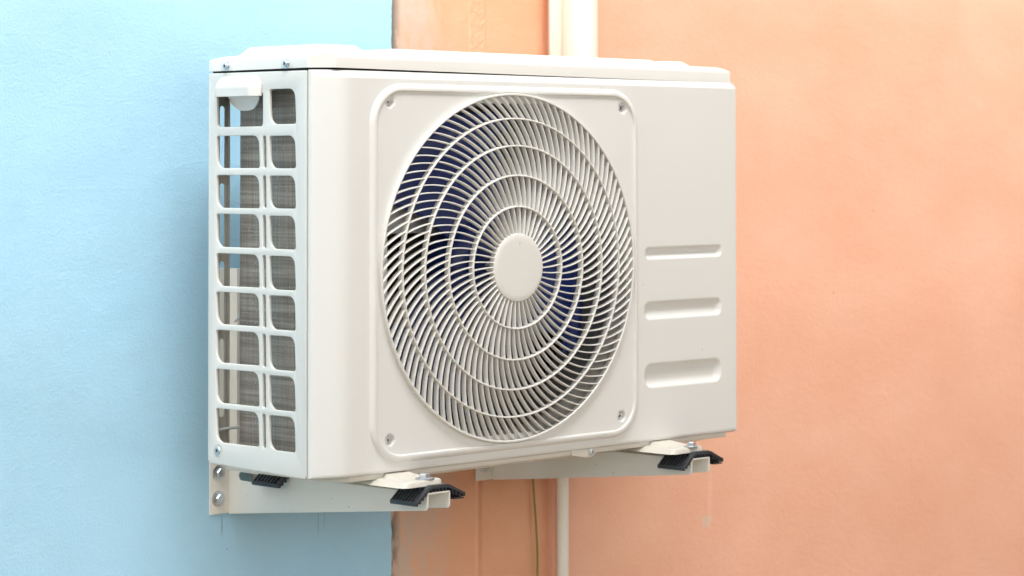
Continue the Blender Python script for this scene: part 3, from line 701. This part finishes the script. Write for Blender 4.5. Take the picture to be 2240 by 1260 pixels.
# motor bracket: vertical rails and motor behind the fan
b = bmesh.new()
for xx_ in (0.285, 0.385): box(b, xx_-0.016, xx_+0.016, -0.150, -0.142, 0.01, H-0.01, 0.001)
box(b, 0.06, 0.10, -0.160, -0.152, 0.01, H-0.01, 0.001)
mb = obj('motor_bracket', b, m_inner, U)
b = bmesh.new(); lathe(b, [(0.052, 0), (0.058, -0.01), (0.058, -0.05), (0.03, -0.06)], (0, 1, 0), (FX, -0.150, FZ), 40); obj('fan_motor', b, m_inner, U)
# grey bracket end seen between the blades
b = bmesh.new()
prism(b, [(0.18, 0.322), (0.362, 0.322), (0.352, 0.340), (0.318, 0.356), (0.27, 0.367), (0.18, 0.372)], 'y', -0.250, -0.240, 0.002)
obj('motor_bracket_end', b, m_motor, U)
# fan: hub + three swept blades
FAN = empty_fan = None
FY = YF+0.075
b = bmesh.new(); lathe(b, [(0.0, -0.026), (0.030, -0.026), (0.056, -0.020), (0.064, -0.008), (0.065, 0.03)], (0, 1, 0), (FX, FY, FZ), 60, cap=False)
fan = obj('fan', b, m_blue, U, origin=(FX, FY, FZ), smooth=50)
b = bmesh.new(); lathe(b, [(0.0065, -0.0), (0.0075, -0.004), (0.0045, -0.006), (0.0045, -0.018), (0.0030, -0.020)], (0, 1, 0), (FX+0.001, FY-0.026, FZ), 20)
obj('shaft_nut', b, m_zinc, fan)
for k in range(3):
    nr, na = 26, 30; rr2 = np.linspace(0.055, 0.2235, nr); ss_ = np.linspace(0, 1, na); P = np.zeros((nr, na, 3))
    for i, rv in enumerate(rr2):
        t_ = (rv-0.055)/0.1685
        lead = math.radians(float(np.interp(t_, [0, 0.1, 0.38, 0.74, 0.80, 0.88, 1.0], [62, 65, 70, 85, 84, 78, 86])))
        trail = math.radians(float(np.interp(t_, [0, 0.3, 0.8, 1.0], [141, 141, 150, 155])))
        for j, s in enumerate(ss_):
            q = lead+(trail-lead)*s+math.radians(-120*k)
            yy_ = FY-0.026+0.046*s*(0.6+0.4*t_)+0.010*math.sin(s*math.pi)
            P[i, j] = (FX+rv*math.cos(q), yy_, FZ+rv*math.sin(q))
    V, F = grid_mesh(P); bl = obj('fan_blade', (V, F), m_blue, fan, smooth=60)
    s_ = bl.modifiers.new('skin', 'SOLIDIFY'); s_.thickness = 0.0022; s_.offset = 0

# ================================================================== wall brackets
def bracket(fx0, ax0, ax1, label, first):
    """fx0 = left edge of the wall flange; ax0..ax1 = outer faces of the arm channel"""
    yw = 0.0; yend = -0.4368; zt = -0.0215; zb0, zb1 = -0.0885, -0.0452
    B = empty('wall_bracket', ((ax0+ax1)/2, 0.0, -0.0885), label, 'bracket', 'brackets carrying the air conditioner')
    t_ = 0.0018
    # upright on the wall: flanged channel
    b = plate_with_holes(rrect(fx0, ax0+0.0015, -0.0868, 0.270, (0.0008, 0.0035, 0.003, 0.002), 4), [], 0.0018, 0.0005, lambda u, v, h: (u, yw-0.0016+h, v))
    box(b, ax0+0.0002, ax1-0.0002, -0.0205, -0.0188, -0.0210, 0.270, 0.0004)
    box(b, ax0+0.0004, ax0+0.0020, -0.0190, -0.0010, -0.0205, 0.270, 0.0004)
    box(b, ax1-0.0020, ax1-0.0004, -0.0190, -0.0010, -0.0205, 0.270, 0.0004)
    up_ = obj('upright', b, m_bracket, B)
    # left web with the oblong hole (u = -y, v = z)
    def web(x, hole_):
        r_ = 0.005
        out = [(0.0018, zb0), ]+[(-yend-r_+r_*math.sin(math.radians(q)), zb1+r_-r_*math.cos(math.radians(q))) for q in range(0, 91, 18)]+[(-yend, zt-0.0015), (0.0018, zt-0.0015)]
        hl = []
        if hole_:
            n_ = 14; sl_ = 0.011
            for q in range(n_+1):
                a_ = math.radians(90+180*q/n_); hl.append((0.031+0.0062*math.cos(a_), -0.0315+0.0062*math.sin(a_)))
            for q in range(n_+1):
                a_ = math.radians(-90+180*q/n_); hl.append((0.118+0.0062*math.cos(a_), -0.0330+0.0062*math.sin(a_)))
        return plate_with_holes(out, [hl] if hl else [], t_-0.0006, 0.0003, lambda u, v, h: (x+h, -u, v))
    b = web(ax0+t_/2, True); me = bpy.data.meshes.new('t'); b.to_mesh(me); b.free()
    b = web(ax1-t_/2, False); b.from_mesh(me)
    # top of the channel with small rounded shoulders
    pr_ = [(ax0, zt-0.0017), (ax0+0.0004, zt-0.0006), (ax0+0.0014, zt), (ax1-0.0014, zt), (ax1-0.0004, zt-0.0006), (ax1, zt-0.0017), (ax1-t_, zt-0.0019), (ax0+t_, zt-0.0019)]
    prism(b, pr_, 'y', yend, -0.0212)
    obj('arm', b, m_bracket, B, smooth=35)
    return B
def flange_bolt(c, parent):
    b = bmesh.new(); c = Vector(c)
    lathe(b, [(0.0114, 0), (0.0116, 0.0004), (0.0115, 0.0011), (0.0104, 0.0015), (0.0080, 0.0018)], (0, -1, 0), c, 36)
    lathe(b, [(0.0074, 0.0020), (0.0074, 0.0062), (0.0064, 0.0073), (0.0, 0.0075)], (0, -1, 0), c, 6, cap=False)
    return obj('anchor_bolt', b, m_zinc, parent, origin=c, smooth=28)
B1 = bracket(0.0846, 0.1190, 0.1600, 'left cream wall bracket bolted to the blue wall below the unit', True)
B2 = bracket(0.6103, 0.6465, 0.6875, 'right cream wall bracket bolted to the salmon column below the unit', False)
ab = flange_bolt((0.1002, -0.0026, -0.0275), B1); copy_part(ab, B1, (0.0992, -0.0026, -0.0645)); copy_part(ab, B2, (0.6275, -0.0026, -0.0630))

# ================================================================== ribbed rubber pads saddled over the arms
def pad(name_label, cx, y0, y1):
    """profile across x: flat middle, wings bent down; ribs on the underside and grooves across the wings"""
    P_ = empty('rubber_pad', (cx, (y0+y1)/2, -0.0215), name_label, 'rubber pad', 'rubber pads between the feet and the brackets')
    top = [(-0.0405, -0.0325), (-0.0345, -0.0275), (-0.0185, -0.0138), (-0.0140, -0.0118), (0.0150, -0.0118), (0.0205, -0.0135), (0.0470, -0.0260)]
    def off(pts, d):
        out = []
        for i, p in enumerate(pts):
            a_ = Vector(pts[max(i-1, 0)]); c_ = Vector(pts[min(i+1, len(pts)-1)]); t__ = (c_-a_).normalized(); out.append((p[0]+t__.y*d, p[1]-t__.x*d))
        return out
    low = off(top, 0.0042)
    b = bmesh.new()
    pts = [(cx+x, z) for x, z in top]+[(cx+x, z) for x, z in reversed(low)]
    prism(b, pts, 'y', y0, y0+0.0075, 0.0006)                      # solid front band
    # behind it a thinner web carrying ribs
    low2 = off(top, 0.0042); top2 = off(top, 0.0031)
    prism(b, [(cx+x, z) for x, z in top2]+[(cx+x, z) for x, z in reversed(low2)], 'y', y0+0.0070, y1, 0.0002)
    ny_ = 7
    for k in range(1, ny_+1):
        yy_ = y0+0.0075+(y1-y0-0.0105)*k/ny_
        prism(b, pts, 'y', yy_, yy_+0.0030, 0.0005)
    # outer lips along both wings
    for s_, (lx, lz) in ((-1, (-0.0405, -0.0325)), (1, (0.0485, -0.0265))):
        x_in, x_out = (cx+lx, cx+lx+0.0035) if s_ < 0 else (cx+lx-0.0035, cx+lx)
        box(b, x_in-0.0005, x_out, y0+0.0002, y1, lz-0.0052, lz+0.0008, 0.0006)
    body = obj('saddle', b, m_rubber, P_, smooth=30)
    # ribs below, running front to back
    for f_ in (0.16, 0.30):
        pass
    b = bmesh.new()
    L_ = [(-0.0330, -0.0298), (-0.0275, -0.0255), (-0.0225, -0.0205), (-0.0125, -0.0160), (-0.0060, -0.0160), (0.0005, -0.0160), (0.0070, -0.0160), (0.0135, -0.0160), (0.0255, -0.0205), (0.0320, -0.0235), (0.0385, -0.0265)]
    for (x, z) in L_:
        h = 0.0052
        box(b, cx+x-0.0011, cx+x+0.0011, y0+0.0005, y1-0.0005, z-h, z+0.0010, 0.0004)
    box(b, cx+0.0285, cx+0.0465, y0+0.001, y1-0.001, -0.0345, -0.0325, 0.0004)
    obj('under_rib', b, m_rubber, P_, smooth=30)
    return P_
pad('black ribbed rubber pad at the front end of the left bracket arm', 0.1395, -0.4370, -0.3830)
pad('black ribbed rubber pad at the rear of the left bracket arm near its oblong hole', 0.1395, -0.1440, -0.0820)
pad('black ribbed rubber pad at the front end of the right bracket arm', 0.6700, -0.4370, -0.3830)
